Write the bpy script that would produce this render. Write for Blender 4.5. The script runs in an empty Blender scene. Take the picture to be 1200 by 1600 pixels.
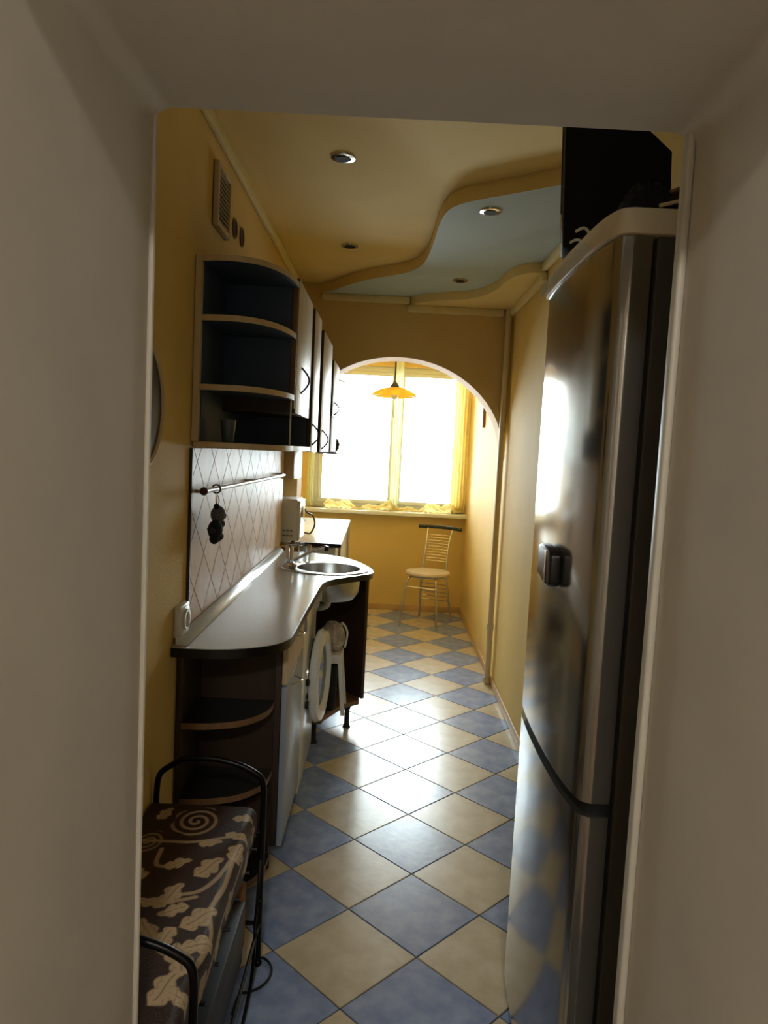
import bpy, bmesh, math, random
import numpy as np
from mathutils import Vector, Matrix
random.seed(7)
sc = bpy.context.scene
COL = sc.collection

# ------------------------------------------------------------------ camera
CAM_H = 1.4852
P, R_ = 0.0844613, 0.0494322
fwd = Vector((0, math.cos(P), -math.sin(P)))
rt0 = Vector((1, 0, 0)); up0 = rt0.cross(fwd)
rt = rt0 * math.cos(R_) + up0 * math.sin(R_)
up = -rt0 * math.sin(R_) + up0 * math.cos(R_)
cd = bpy.data.cameras.new('camera')
cam = bpy.data.objects.new('camera', cd); COL.objects.link(cam)
m = Matrix(((rt.x, up.x, -fwd.x), (rt.y, up.y, -fwd.y), (rt.z, up.z, -fwd.z))).to_4x4()
m.translation = (0, 0, CAM_H)
cam.matrix_world = m
cd.sensor_fit = 'HORIZONTAL'; cd.sensor_width = 36; cd.lens = 36 * 1140.744 / 1200
cd.clip_start = 0.02
sc.camera = cam

# ------------------------------------------------------------------ world, lights, exposure
w = bpy.data.worlds.new('world'); sc.world = w; w.use_nodes = True
bg = w.node_tree.nodes['Background']
bg.inputs['Color'].default_value = (0.83, 0.935, 1.0, 1)      # even bright overcast sky
bg.inputs['Strength'].default_value = 9.0
def area(name, loc, rot, sx, sy, power, color, portal=False):
    l = bpy.data.lights.new(name, 'AREA'); l.shape = 'RECTANGLE'; l.size = sx; l.size_y = sy
    l.energy = power; l.color = color
    if portal: l.cycles.is_portal = True
    o = bpy.data.objects.new(name, l); COL.objects.link(o); o.location = loc; o.rotation_euler = rot
    return o
# portal in the window opening: only guides the sampling of the sky
area('window_portal', (0.03, 6.93, 1.57), (-math.pi/2, 0, 0), 1.42, 1.36, 1, (1, 1, 1), True)
sc.view_settings.view_transform = 'Standard'; sc.view_settings.look = 'None'
sc.view_settings.exposure = 1.6; sc.view_settings.gamma = 1
sc.view_settings.use_curve_mapping = False

# ------------------------------------------------------------------ materials
def lin(c):
    return tuple(((v/255)/12.92 if v/255 <= .04045 else ((v/255+.055)/1.055)**2.4) for v in c)
def mat(name, col, rough=.6, metal=0, var=0.0, scale=8, bump=0.0, bscale=60, spec=.5, trans=0, coat=0, col2=None, stretch=None, translucent=0, emit=None):
    m = bpy.data.materials.new(name); m.use_nodes = True
    nt = m.node_tree; b = nt.nodes['Principled BSDF']; N = nt.nodes.new; L = nt.links.new
    c = lin(col)
    b.inputs['Roughness'].default_value = rough; b.inputs['Metallic'].default_value = metal
    b.inputs['Specular IOR Level'].default_value = spec
    b.inputs['Transmission Weight'].default_value = trans
    b.inputs['Coat Weight'].default_value = coat
    tc = N('ShaderNodeTexCoord'); mp = N('ShaderNodeMapping'); L(tc.outputs['Object'], mp.inputs[0])
    if stretch: mp.inputs['Scale'].default_value = stretch
    nz = N('ShaderNodeTexNoise'); nz.inputs['Scale'].default_value = scale; nz.inputs['Detail'].default_value = 5
    L(mp.outputs[0], nz.inputs['Vector'])
    rp = N('ShaderNodeValToRGB'); L(nz.outputs[0], rp.inputs[0])
    rp.color_ramp.elements[0].position = .3; rp.color_ramp.elements[1].position = .7
    a = tuple(max(0, v*(1-var)) for v in c); d = tuple(min(1, v*(1+var)) for v in c) if col2 is None else lin(col2)
    rp.color_ramp.elements[0].color = (*a, 1); rp.color_ramp.elements[1].color = (*d, 1)
    L(rp.outputs[0], b.inputs['Base Color'])
    if bump:
        n2 = N('ShaderNodeTexNoise'); n2.inputs['Scale'].default_value = bscale; n2.inputs['Detail'].default_value = 4
        L(mp.outputs[0], n2.inputs['Vector'])
        bp = N('ShaderNodeBump'); bp.inputs['Strength'].default_value = bump; bp.inputs['Distance'].default_value = .004
        L(n2.outputs[0], bp.inputs['Height']); L(bp.outputs[0], b.inputs['Normal'])
    if translucent:
        t = N('ShaderNodeBsdfTranslucent'); L(rp.outputs[0], t.inputs['Color'])
        mx = N('ShaderNodeMixShader'); mx.inputs[0].default_value = translucent
        out = nt.nodes['Material Output']
        L(b.outputs[0], mx.inputs[1]); L(t.outputs[0], mx.inputs[2]); L(mx.outputs[0], out.inputs[0])
    return m
M = {}
M['yellow'] = mat('ochre wall paint', (232, 198, 116), .75, var=.05, scale=3, bump=.25, bscale=90)
M['arch'] = mat('arch wall paint', (226, 194, 128), .75, var=.04, scale=3, bump=.25, bscale=90)
M['ceil'] = mat('cream yellow ceiling paint', (248, 220, 148), .8, var=.03, scale=4, bump=.15)
M['ceil_blue'] = mat('pale blue ceiling paint', (200, 215, 218), .8, var=.03, scale=4, bump=.1)
M['cornice'] = mat('cream cornice', (240, 222, 165), .7, var=.05, scale=20, bump=.2)
M['passage'] = mat('greige passage plaster', (208, 201, 187), .85, var=.05, scale=4, bump=.18, bscale=25, spec=.25)
M['bead'] = mat('corner bead plaster', (205, 200, 185), .45, var=.05, scale=20)
M['grout'] = mat('dark tile grout', (70, 68, 66), .9, var=.2, scale=60)
M['tile_blue'] = mat('blue glazed floor tile', (120, 138, 182), .24, var=.0, scale=14, col2=(160, 176, 208), bump=.10, bscale=38)
M['tile_cream'] = mat('cream glazed floor tile', (196, 178, 145), .27, var=.0, scale=12, col2=(216, 203, 176), bump=.10, bscale=38)
M['tile_base'] = mat('beige skirting tile', (205, 165, 105), .4, var=.1, scale=10)
M['white'] = mat('white plastic', (228, 226, 218), .35, var=.02)
M['white_gloss'] = mat('white enamel', (225, 228, 226), .2, var=.02)
M['pvc'] = mat('white window profile', (235, 238, 230), .3, var=.01)
M['black'] = mat('black plastic', (14, 14, 15), .35, var=.1)
M['matblack'] = mat('dull black plastic', (8, 8, 9), .75, var=.1)
M['iron'] = mat('black wrought iron', (16, 14, 15), .35, metal=.6, var=.1)
M['chrome'] = mat('chrome', (205, 205, 205), .14, metal=1, var=.02)
M['steel'] = mat('brushed sink steel', (190, 190, 188), .28, metal=1, var=.06, scale=30, stretch=(1, 8, 1))
M['fridge'] = mat('silver fridge steel', (165, 162, 156), .15, metal=.88, var=.08, scale=6, bump=.10, bscale=4, stretch=(1, 1, .15), spec=.6)
M['fridge_trim'] = mat('fridge edge trim', (170, 160, 140), .35, metal=.7, var=.03)
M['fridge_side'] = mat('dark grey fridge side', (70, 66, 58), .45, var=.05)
M['film'] = mat('cream fridge top panel', (222, 205, 175), .3, var=.03)
M['worktop'] = mat('pale grey speckled worktop', (196, 193, 186), .16, var=.06, scale=160, bump=.02)
M['worktop2'] = mat('pale worktop', (225, 220, 205), .25, var=.05, scale=120)
M['edge_black'] = mat('black worktop edge', (14, 12, 12), .3, var=.1)
M['strip'] = mat('pale worktop upstand strip', (215, 220, 222), .18, var=.03, scale=50)
M['birch'] = mat('pale birch laminate', (214, 190, 150), .45, var=.10, scale=5, stretch=(6, 6, .5))
M['door_pale'] = mat('pale streaked door laminate', (218, 205, 185), .38, var=.12, scale=5, stretch=(8, 8, .5))
M['door_grey'] = mat('grey blue cabinet door', (150, 160, 178), .35, var=.04)
M['brown'] = mat('brown wood edge', (120, 88, 55), .5, var=.15, scale=8, stretch=(5, 5, .6))
M['brown_dark'] = mat('dark brown laminate', (52, 36, 22), .5, var=.12, scale=8, stretch=(5, 5, .6))
M['shelf_dark'] = mat('dark shelf top', (34, 34, 34), .5, var=.1)
M['soffit'] = mat('arch soffit darkened for glare', (198, 150, 74), .75, var=.04, scale=3, bump=.2, bscale=90)  # same paint as the walls, its colour darkened against the strong window light
M['navy'] = mat('dark navy laminate', (58, 76, 102), .55, var=.1, scale=8)
M['splash'] = mat('pink grey marbled splashback', (220, 190, 166), .48, var=.14, scale=9, bump=.1, bscale=30, spec=.35, stretch=(1, 1, .4))
M['wire'] = mat('dark splashback line', (48, 36, 30), .5, var=.05)
M['tv'] = mat('television shell', (9, 9, 9), .9, var=.1)
M['bezel'] = mat('grey brown bezel', (92, 82, 66), .5, var=.04)
M['glassdark'] = mat('dark screen glass', (18, 20, 24), .08, var=.02)
M['seatpad'] = mat('beige vinyl seat', (214, 196, 165), .4, var=.04, scale=10)
M['green_black'] = mat('dark green back rail', (24, 38, 28), .2, var=.3, scale=10)
M['lampshade'] = mat('amber glass shade', (246, 206, 84), .3, var=.15, scale=12, translucent=.6)
M['curtain'] = mat('yellow curtain fabric', (252, 240, 196), .9, var=.05, scale=15, translucent=.8, bump=.2, bscale=200)
M['curtain_sheer'] = mat('pale yellow green sheer', (252, 254, 232), .9, var=.03, scale=15, translucent=.85)
M['toy'] = mat('black plush', (14, 14, 15), .95, var=.3, scale=60, bump=.8, bscale=250)
M['toy_grey'] = mat('grey plush', (82, 78, 72), .95, var=.2, scale=60, bump=.8, bscale=250)
M['bag'] = mat('grey crumpled plastic film', (170, 158, 142), .25, var=.35, scale=18, bump=.8, bscale=40)
M['box_blue'] = mat('blue black lacquered box', (34, 42, 58), .5, var=.3, scale=6, stretch=(1, .4, 1))
M['cardboard'] = mat('brown cardboard', (140, 95, 55), .8, var=.1)
M['paper'] = mat('brown folded paper', (150, 115, 70), .8, var=.2, scale=20)
M['pipe'] = mat('cream painted pipe', (225, 205, 160), .45, var=.03)
M['rubber'] = mat('dark rubber', (25, 25, 25), .8, var=.1)
M['frost'] = mat('frosted tumbler', (120, 130, 140), .35, var=.05, trans=.35)
M['hole'] = mat('dark red brown box', (60, 30, 20), .8, var=.2)
M['outside'] = mat('pale concrete', (220, 222, 225), .9, var=.05, scale=2)
M['hall'] = mat('hall wall paint', (205, 196, 182), .8, var=.03)
M['hall_floor'] = mat('hall laminate', (130, 105, 80), .5, var=.15, scale=6, stretch=(8, 1, 1))
g = bpy.data.materials.new('window glass'); g.use_nodes = True
nt = g.node_tree; nt.nodes.remove(nt.nodes['Principled BSDF'])
tr = nt.nodes.new('ShaderNodeBsdfTransparent'); tr.inputs[0].default_value = (.95, .97, .96, 1)
gl = nt.nodes.new('ShaderNodeBsdfGlossy'); gl.inputs['Roughness'].default_value = .02
fr = nt.nodes.new('ShaderNodeFresnel'); mx = nt.nodes.new('ShaderNodeMixShader')
nt.links.new(fr.outputs[0], mx.inputs[0]); nt.links.new(tr.outputs[0], mx.inputs[1]); nt.links.new(gl.outputs[0], mx.inputs[2])
nt.links.new(mx.outputs[0], nt.nodes['Material Output'].inputs[0]); M['glass'] = g

# ------------------------------------------------------------------ mesh helpers
def wbase(o):
    v = Vector((0, 0, 0))
    while o is not None: v += o.location; o = o.parent
    return v
class MB:
    def __init__(s): s.v = []; s.f = []
    def add(s, vs, fs):
        n = len(s.v); s.v += [tuple(v) for v in vs]; s.f += [tuple(i+n for i in f) for f in fs]; return s
    def box(s, x0, x1, y0, y1, z0, z1, rot=None, piv=None):
        vs = [Vector((x, y, z)) for z in (z0, z1) for y in (y0, y1) for x in (x0, x1)]
        if rot is not None:
            c = Vector(piv) if piv else Vector(((x0+x1)/2, (y0+y1)/2, (z0+z1)/2))
            vs = [rot @ (v-c) + c for v in vs]
        return s.add(vs, [(0, 2, 3, 1), (4, 5, 7, 6), (0, 1, 5, 4), (2, 6, 7, 3), (0, 4, 6, 2), (1, 3, 7, 5)])
    def prism(s, poly, a, b, ax='z'):
        n = len(poly)
        def P3(p, h): return {'z': (p[0], p[1], h), 'y': (p[0], h, p[1]), 'x': (h, p[0], p[1])}[ax]
        vs = [P3(p, a) for p in poly] + [P3(p, b) for p in poly]
        return s.add(vs, [tuple(range(n-1, -1, -1)), tuple(range(n, 2*n))] + [(i, (i+1) % n, n+(i+1) % n, n+i) for i in range(n)])
    def ring(s, outer, inner, a, b, ax='z'):
        n = len(outer)
        def P3(p, h): return {'z': (p[0], p[1], h), 'y': (p[0], h, p[1]), 'x': (h, p[0], p[1])}[ax]
        vs = [P3(p, a) for p in outer]+[P3(p, a) for p in inner]+[P3(p, b) for p in outer]+[P3(p, b) for p in inner]
        fs = []
        for i in range(n):
            j = (i+1) % n
            fs += [(i, n+i, n+j, j), (2*n+i, 2*n+j, 3*n+j, 3*n+i), (i, j, 2*n+j, 2*n+i), (n+i, 3*n+i, 3*n+j, n+j)]
        return s.add(vs, fs)
    def tube(s, pts, r, seg=8, closed=False, cap=True):
        pts = [Vector(p) for p in pts]; n = len(pts); rings = []
        prev = None
        for i, p in enumerate(pts):
            if closed: t = pts[(i+1) % n]-pts[i-1]
            else: t = pts[min(i+1, n-1)]-pts[max(i-1, 0)]
            t.normalize()
            if prev is None:
                a = Vector((0, 0, 1)) if abs(t.z) < .9 else Vector((1, 0, 0)); u = t.cross(a).normalized()
            else: u = (prev - t*prev.dot(t)).normalized()
            prev = u; v = t.cross(u)
            rr = r[i] if isinstance(r, (list, tuple)) else r
            rings.append([p+(u*math.cos(k*2*math.pi/seg)+v*math.sin(k*2*math.pi/seg))*rr for k in range(seg)])
        vs = [q for g_ in rings for q in g_]; fs = []
        for i in range(n if closed else n-1):
            j = (i+1) % n
            fs += [(i*seg+k, i*seg+(k+1) % seg, j*seg+(k+1) % seg, j*seg+k) for k in range(seg)]
        if cap and not closed: fs += [tuple(range(seg-1, -1, -1)), tuple((n-1)*seg+k for k in range(seg))]
        return s.add(vs, fs)
    def lathe(s, prof, c, axis='z', seg=32, closed_prof=False):
        c = Vector(c); vs = []
        for (r, h) in prof:
            for k in range(seg):
                a = 2*math.pi*k/seg; x, y = r*math.cos(a), r*math.sin(a)
                vs.append(c+Vector({'z': (x, y, h), 'x': (h, x, y), 'y': (y, h, x)}[axis]))
        n = len(prof); fs = []
        for i in range(n if closed_prof else n-1):
            j = (i+1) % n
            fs += [(i*seg+k, i*seg+(k+1) % seg, j*seg+(k+1) % seg, j*seg+k) for k in range(seg)]
        if not closed_prof: fs += [tuple(range(seg-1, -1, -1)), tuple((n-1)*seg+k for k in range(seg))]
        return s.add(vs, fs)
    def sphere(s, c, r, sc_=(1, 1, 1), seg=14, rings=9):
        prof = [(max(r*math.sin(math.pi*i/rings), r*.02), -r*math.cos(math.pi*i/rings)) for i in range(rings+1)]
        n0 = len(s.v); s.lathe(prof, (0, 0, 0), seg=seg)
        for i in range(n0, len(s.v)):
            v = s.v[i]; s.v[i] = (c[0]+v[0]*sc_[0], c[1]+v[1]*sc_[1], c[2]+v[2]*sc_[2])
        return s
    def build(s, name, material, parent=None, loc=None, bevel=0, smooth=False, seg=2, label=None, mods=None):
        base = wbase(parent) if parent is not None else Vector(loc if loc is not None else (0, 0, 0))
        me = bpy.data.meshes.new(name)
        me.from_pydata([tuple(Vector(v)-base) for v in s.v], [], s.f)
        bm = bmesh.new(); bm.from_mesh(me); bmesh.ops.recalc_face_normals(bm, faces=bm.faces)
        if bevel:
            es = [e for e in bm.edges if len(e.link_faces) == 2 and e.calc_face_angle(0) > .6]
            bmesh.ops.bevel(bm, geom=es, offset=bevel, segments=seg, profile=.5, affect='EDGES', clamp_overlap=True)
        bm.to_mesh(me); bm.free()
        if smooth or bevel:
            me.polygons.foreach_set('use_smooth', [True]*len(me.polygons))
            me.set_sharp_from_angle(angle=math.radians(38))
        me.materials.append(material)
        o = bpy.data.objects.new(name, me); COL.objects.link(o)
        if parent is not None: o.parent = parent
        else: o.location = base
        if label: o['label'] = label
        return o
def thing(name, label, cat, loc=(0, 0, 0), group=None):
    o = bpy.data.objects.new(name, None); COL.objects.link(o); o.location = loc; o.empty_display_size = .05
    o['label'] = label; o['category'] = cat
    if group: o['group'] = group
    return o
def tag(o, label, cat, group=None):
    o['label'] = label; o['category'] = cat
    if group: o['group'] = group
    return o
def struct(o, label=None, cat=None):
    o['kind'] = 'structure'
    if label: o['label'] = label
    if cat: o['category'] = cat
    return o
def srt(name, loc, label, cat):
    return struct(thing(name, label, cat, loc))
def copy_tree(o, parent=None):
    c = o.copy(); COL.objects.link(c); c.parent = parent
    for ch in [k for k in COL.objects if k.parent == o]: copy_tree(ch, c)
    return c
def arc(cx, cy, rx, ry, a0, a1, n):
    return [(cx+rx*math.cos(math.radians(a0+(a1-a0)*i/n)), cy+ry*math.sin(math.radians(a0+(a1-a0)*i/n))) for i in range(n+1)]
def smooth_path(pts, n=6, closed=False):
    pts = [Vector(p) for p in pts]; out = []; N = len(pts)
    for i in range(N if closed else N-1):
        p0 = pts[i-1] if (closed or i > 0) else pts[i]
        p1, p2 = pts[i], pts[(i+1) % N]
        p3 = pts[(i+2) % N] if (closed or i+2 < N) else pts[(i+1) % N]
        for k in range(n):
            t = k/n
            out.append(.5*((2*p1)+(p2-p0)*t+(2*p0-5*p1+4*p2-p3)*t*t+(3*p1-p0-3*p2+p3)*t**3))
    if not closed: out.append(pts[-1])
    return out
def sp2(pts, n=6):
    return [(p.x, p.y) for p in smooth_path([(a, b, 0) for a, b in pts], n)]

XL, XR, YD, YB = -0.61, 0.755, 1.15, 6.75      # kitchen: left wall, right wall, door wall, window wall
XN = 1.04                                       # back of the fridge niche
YA0, YA1 = 4.72, 4.95                           # arch wall
XF = -0.88                                      # left wall past the splashback
ZN, ZB, ZF = 2.515, 2.455, 2.405                # near yellow, blue and far yellow ceiling levels

# ------------------------------------------------------------------ floor with diagonal tiles
fl = MB().box(-1.1, 1.1, .5, 6.95, -.12, -.004).build('floor', M['grout'])
struct(fl, 'kitchen floor of blue and cream tiles laid diagonally', 'floor')
H = .21215; T = .1500; GAP = .0022
def clip(poly, ax, val, keep_less):
    out = []
    for i in range(len(poly)):
        a, b = poly[i], poly[(i+1) % len(poly)]
        ia = (a[ax] <= val) == keep_less; ib = (b[ax] <= val) == keep_less
        if ia: out.append(a)
        if ia != ib:
            t = (val-a[ax])/(b[ax]-a[ax]); out.append((a[0]+(b[0]-a[0])*t, a[1]+(b[1]-a[1])*t))
    return out
def tile_mesh(name, poly, c, material):
    bm = bmesh.new()
    f = bm.faces.new([bm.verts.new((p[0]-c[0], p[1]-c[1], -.004)) for p in poly])
    ext = bmesh.ops.extrude_face_region(bm, geom=[f]); vs = [e for e in ext['geom'] if isinstance(e, bmesh.types.BMVert)]
    bmesh.ops.translate(bm, verts=vs, vec=(0, 0, .004))
    bmesh.ops.recalc_face_normals(bm, faces=bm.faces)
    top = [e for e in bm.edges if all(v.co.z > -.001 for v in e.verts)]
    bmesh.ops.bevel(bm, geom=top, offset=.0012, segments=1, affect='EDGES')
    me = bpy.data.meshes.new(name); bm.to_mesh(me); bm.free(); me.materials.append(material); return me
full = {}
for j in range(-4, 24):
    for i in range(-5, 6):
        if (i+j) % 2 == 0: continue
        c = (i*H+.1605, j*H+2.0375); d = H-GAP*1.414
        poly = [(c[0]+d, c[1]), (c[0], c[1]+d), (c[0]-d, c[1]), (c[0], c[1]-d)]
        xl = XF if c[1] > 4.2 else XL
        xr = XN if c[1] < 2.0 else XR
        q = poly
        q = clip(q, 0, xl, False); 
        if len(q) >= 3: q = clip(q, 0, xr, True)
        if len(q) >= 3: q = clip(q, 1, .55, False)
        if len(q) >= 3: q = clip(q, 1, YB, True)
        if len(q) < 3: continue
        area_ = abs(sum(q[k][0]*q[(k+1) % len(q)][1]-q[(k+1) % len(q)][0]*q[k][1] for k in range(len(q))))/2
        if area_ < .0008: continue
        blue = i % 2 == 0; mt = M['tile_blue' if blue else 'tile_cream']
        if area_ > .0865:
            if blue not in full: full[blue] = tile_mesh('tile', q, c, mt)
            me = full[blue]
        else: me = tile_mesh('tile', q, c, mt)
        o = bpy.data.objects.new('tile', me); COL.objects.link(o); o.parent = fl
        o.location = (c[0], c[1], 0); o['label'] = 'blue glazed tile' if blue else 'cream glazed tile'

# ------------------------------------------------------------------ ceilings (three levels with waved steps)
A = sp2([(XR+.0, 2.60), (.67, 2.64), (.571, 2.69), (.44, 2.785), (.341, 2.854), (.25, 2.93), (.197, 3.03), (.175, 3.22), (.168, 3.5), (.145, 3.84), (.09, 4.03), (0, 4.145), (-.12, 4.25), (-.25, 4.41), (-.40, 4.64), (-.47, YA0)], 6)
B = sp2([(.10, YA0+.02), (.115, 4.68), (.16, 4.62), (.26, 4.54), (.35, 4.49), (.44, 4.445), (.51, 4.34), (.565, 4.16), (.583, 3.98), (.615, 3.83), (.665, 3.755), (.70, 3.74), (XR, 3.74)], 6)
ce = MB().box(-1.1, 1.1, YD, 6.95, 2.58, 2.70).build('ceiling', M['ceil'])
struct(ce, 'stepped kitchen ceiling in cream yellow and pale blue', 'ceiling')
near = [(XL, YD), (XN, YD), (XN, 2.60)] + A + [(XL, YA0)]
MB().prism(near, ZN, 2.58).build('ceiling_panel', M['ceil'], ce, bevel=.004)
Bc = [p for p in B if p[1] <= YA0] ; Bc = [(.105, YA0)] + Bc
blue = A[::-1] + [(XN, 2.60), (XN, 3.0), (XR, 3.0)] + Bc[::-1]
blue = [(-.47, YA0)] + A[::-1] + [(XN, 2.59), (XN, 3.74)] + Bc[::-1]
bo = MB().prism(blue, ZB, 2.58).build('ceiling_panel', M['ceil_blue'], ce, bevel=.002, label='pale blue wavy panel')
bo.data.materials.append(M['ceil'])      # its upstand edge is painted in the yellow of the ceiling
for pl_ in bo.data.polygons:
    if abs(pl_.normal.z) < .5: pl_.material_index = 1
MB().prism(Bc + [(XN, 3.74), (XN, YA0)], ZF, 2.58).build('ceiling_panel', M['ceil'], ce, bevel=.002)
MB().box(-1.0, 1.0, YA1, 6.78, 2.50, 2.58).build('ceiling_panel', M['ceil'], ce)

# ------------------------------------------------------------------ walls
def S(mb, name, mt, label, cat='wall', **k): return struct(mb.build(name, mt, **k), label, cat)
wl = S(MB().box(XL-.12, XL, YD, 4.32, 0, 2.58).box(XF-.12, XL-.12, 4.20, 4.32, 0, 2.58), 'wall_left', M['yellow'], 'ochre yellow left kitchen wall')
S(MB().box(XF-.12, XF, 4.32, YB, 0, 2.58), 'wall_far_left', M['yellow'], 'left wall of the window bay')
S(MB().box(XR, XR+.12, 2.06, YB+.02, 0, 2.58).box(XR, XN+.12, 2.02, 2.06, 0, 2.58).box(XN, XN+.12, YD, 2.02, 0, 2.58), 'wall_right', M['yellow'], 'ochre yellow right kitchen wall')
# window wall with opening
WX0, WX1, WZ0, WZ1 = -.68, .74, .93, 2.25
S(MB().box(XF-.12, XR+.12, YB, YB+.22, 0, WZ0).box(XF-.12, XR+.12, YB, YB+.22, WZ1, 2.58)
  .box(XF-.12, WX0, YB, YB+.22, WZ0, WZ1).box(WX1, XR+.12, YB, YB+.22, WZ0, WZ1), 'wall_back', M['yellow'], 'ochre wall under and around the window')
# arch wall
rightq = arc(.05, 1.46, .70, .62, 0, 90, 20); leftq = arc(.05, 1.58, .62, .50, 90, 180, 20)[1:]
op = rightq + leftq
pts = [(XR, 1.46)] + op + [(-.57, 0), (XF, 0), (XF, 2.58), (XR, 2.58)]
S(MB().prism(pts, YA0, YA1, 'y'), 'wall_arch', M['arch'], 'brownish yellow wall with a wide arched opening')
ao = bpy.data.objects['wall_arch']; ao.data.materials.append(M['soffit'])  # inner faces of the opening take the wall colour dimmed against glare
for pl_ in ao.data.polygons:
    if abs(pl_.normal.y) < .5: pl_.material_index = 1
# door wall, passage and hall
PXL, PXR, PZ, PY0 = -.378, .438, 1.985, .52
S(MB().prism([(-1.72, 0), (PXL, 0)]+arc(PXL+.03, PZ-.03, .03, .03, 180, 90, 8)+arc(PXR-.03, PZ-.03, .03, .03, 90, 0, 8)+[(PXR, 0), (1.72, 0), (1.72, 2.7), (-1.72, 2.7)], PY0, YD, 'y'), 'wall_front', M['passage'], 'thick greige plastered wall around the doorway opening', smooth=True)
S(MB().box(-1.72, 1.72, -2.6, PY0, -.12, 0), 'floor_hall', M['hall_floor'], 'brown hall floor before the doorway', 'floor')
S(MB().box(-1.72, 1.72, -2.6, PY0, 2.60, 2.70), 'ceiling_hall', M['hall'], 'hall ceiling', 'ceiling')
S(MB().box(-1.72, -1.6, -2.6, PY0, 0, 2.6), 'wall_hall_left', M['hall'], 'left wall of the hall')
S(MB().box(1.6, 1.72, -2.6, PY0, 0, 2.6), 'wall_hall_right', M['hall'], 'right wall of the hall')
S(MB().box(-1.72, 1.72, -2.72, -2.6, 0, 2.6), 'wall_hall_back', M['hall'], 'back wall of the hall')
S(MB().tube([(PXL+.003, YD-.004, 0), (PXL+.003, YD-.004, PZ+.012)], .005, 8), 'trim_1', M['bead'], 'thin corner bead on the left edge of the doorway', 'trim', smooth=True)
S(MB().box(PXR-.013, PXR, YD-.020, YD+.004, 0, PZ), 'trim_2', M['bead'], 'corner bead on the right edge of the doorway', 'trim', bevel=.005, seg=3)
# fill lamp added in the hall, unseen behind the camera, lifts the dark areas
hl = thing('hall_fill_lamp', 'added round fill lamp on the hall ceiling, unseen behind the viewpoint', 'lamp', (0, -1.3, 2.60))
MB().lathe([(.14, 0), (.14, -.02)], (0, -1.3, 2.60)).build('base', M['white'], hl, smooth=True)
em = bpy.data.materials.new('fill lamp glow'); em.use_nodes = True
eb = em.node_tree.nodes['Principled BSDF']; eb.inputs['Emission Color'].default_value = (1, .95, .86, 1); eb.inputs['Emission Strength'].default_value = 66
MB().lathe([(.13, -.02), (.125, -.05), (.09, -.085), (.03, -.1)], (0, -1.3, 2.60)).build('shade', em, hl, smooth=True)

# cornices
CW, CH = .03, .045
def corn(name, x0, x1, y0, y1, z, label):
    return S(MB().box(x0, x1, y0, y1, z-CH, z), name, M['cornice'], label, 'trim', bevel=.008)
corn('trim_3', XL, XL+.022, YD, 4.70, ZN, 'cream cornice along the left wall')
corn('trim_4', -.46, .10, YA0-.025, YA0, ZB, 'cream cornice under the blue ceiling on the arch wall')
corn('trim_5', .085, XR-.06, YA0-.03, YA0, ZF, 'cream cornice under the far yellow ceiling on the arch wall')
corn('trim_6', XR-.028, XR, 2.60, 3.74, ZB, 'cream cornice along the right wall under the blue ceiling')
corn('trim_7', XR-.028, XR, 3.715, YA0-.001, ZF, 'cream cornice along the right wall under the far yellow ceiling')
corn('trim_8', XR-.028, XR, 2.06, 2.60, ZN, 'cream cornice along the right wall near the television')
# baseboards
S(MB().box(XR-.012, XR, 2.06, YB-.012, 0, .055), 'baseboard_right', M['tile_base'], 'beige skirting along the right wall', 'baseboard', bevel=.003)
S(MB().box(XF, XR, YB-.012, YB, 0, .055), 'baseboard_back', M['tile_base'], 'beige skirting under the window', 'baseboard', bevel=.003)

# ------------------------------------------------------------------ window
wn = srt('window_1', (.03, YB+.1, WZ0), 'wide white framed window, overexposed daylight behind', 'window')
wy0, wy1 = YB+.08, YB+.15
def frame(x0, x1, z0, z1, t, y0, y1):
    return MB().box(x0, x1, y0, y1, z0, z0+t).box(x0, x1, y0, y1, z1-t, z1).box(x0, x0+t, y0, y1, z0+t, z1-t).box(x1-t, x1, y0, y1, z0+t, z1-t)
fr_ = frame(WX0, WX1, WZ0, WZ1, .05, wy0, wy1); fr_.box(.055, .105, wy0, wy1, WZ0+.05, WZ1-.05); fr_.build('window_frame', M['pvc'], wn, bevel=.004)
for (a, b) in ((WX0+.05, .055), (.105, WX1-.05)):
    s_ = frame(a, b, WZ0+.05, WZ1-.05, .035, wy0-.015, wy0+.03).build('sash', M['pvc'], wn, bevel=.004)
    MB().box(a+.036, b-.036, wy0+.012, wy0+.018, WZ0+.086, WZ1-.086).build('pane', M['glass'], s_)
    hx = .04 if b < .08 else .12
    MB().box(hx-.012, hx+.012, wy0-.03, wy0-.015, 1.50, 1.56).box(hx-.008, hx+.008, wy0-.045, wy0-.03, 1.42, 1.55).build('window_handle', M['white'], s_, bevel=.003)
S(MB().box(XF+.02, XR, YB-.13, YB+.08, .895, .93), 'window_sill', M['pvc'], 'cream window sill under the curtains', 'sill', bevel=.008)

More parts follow.
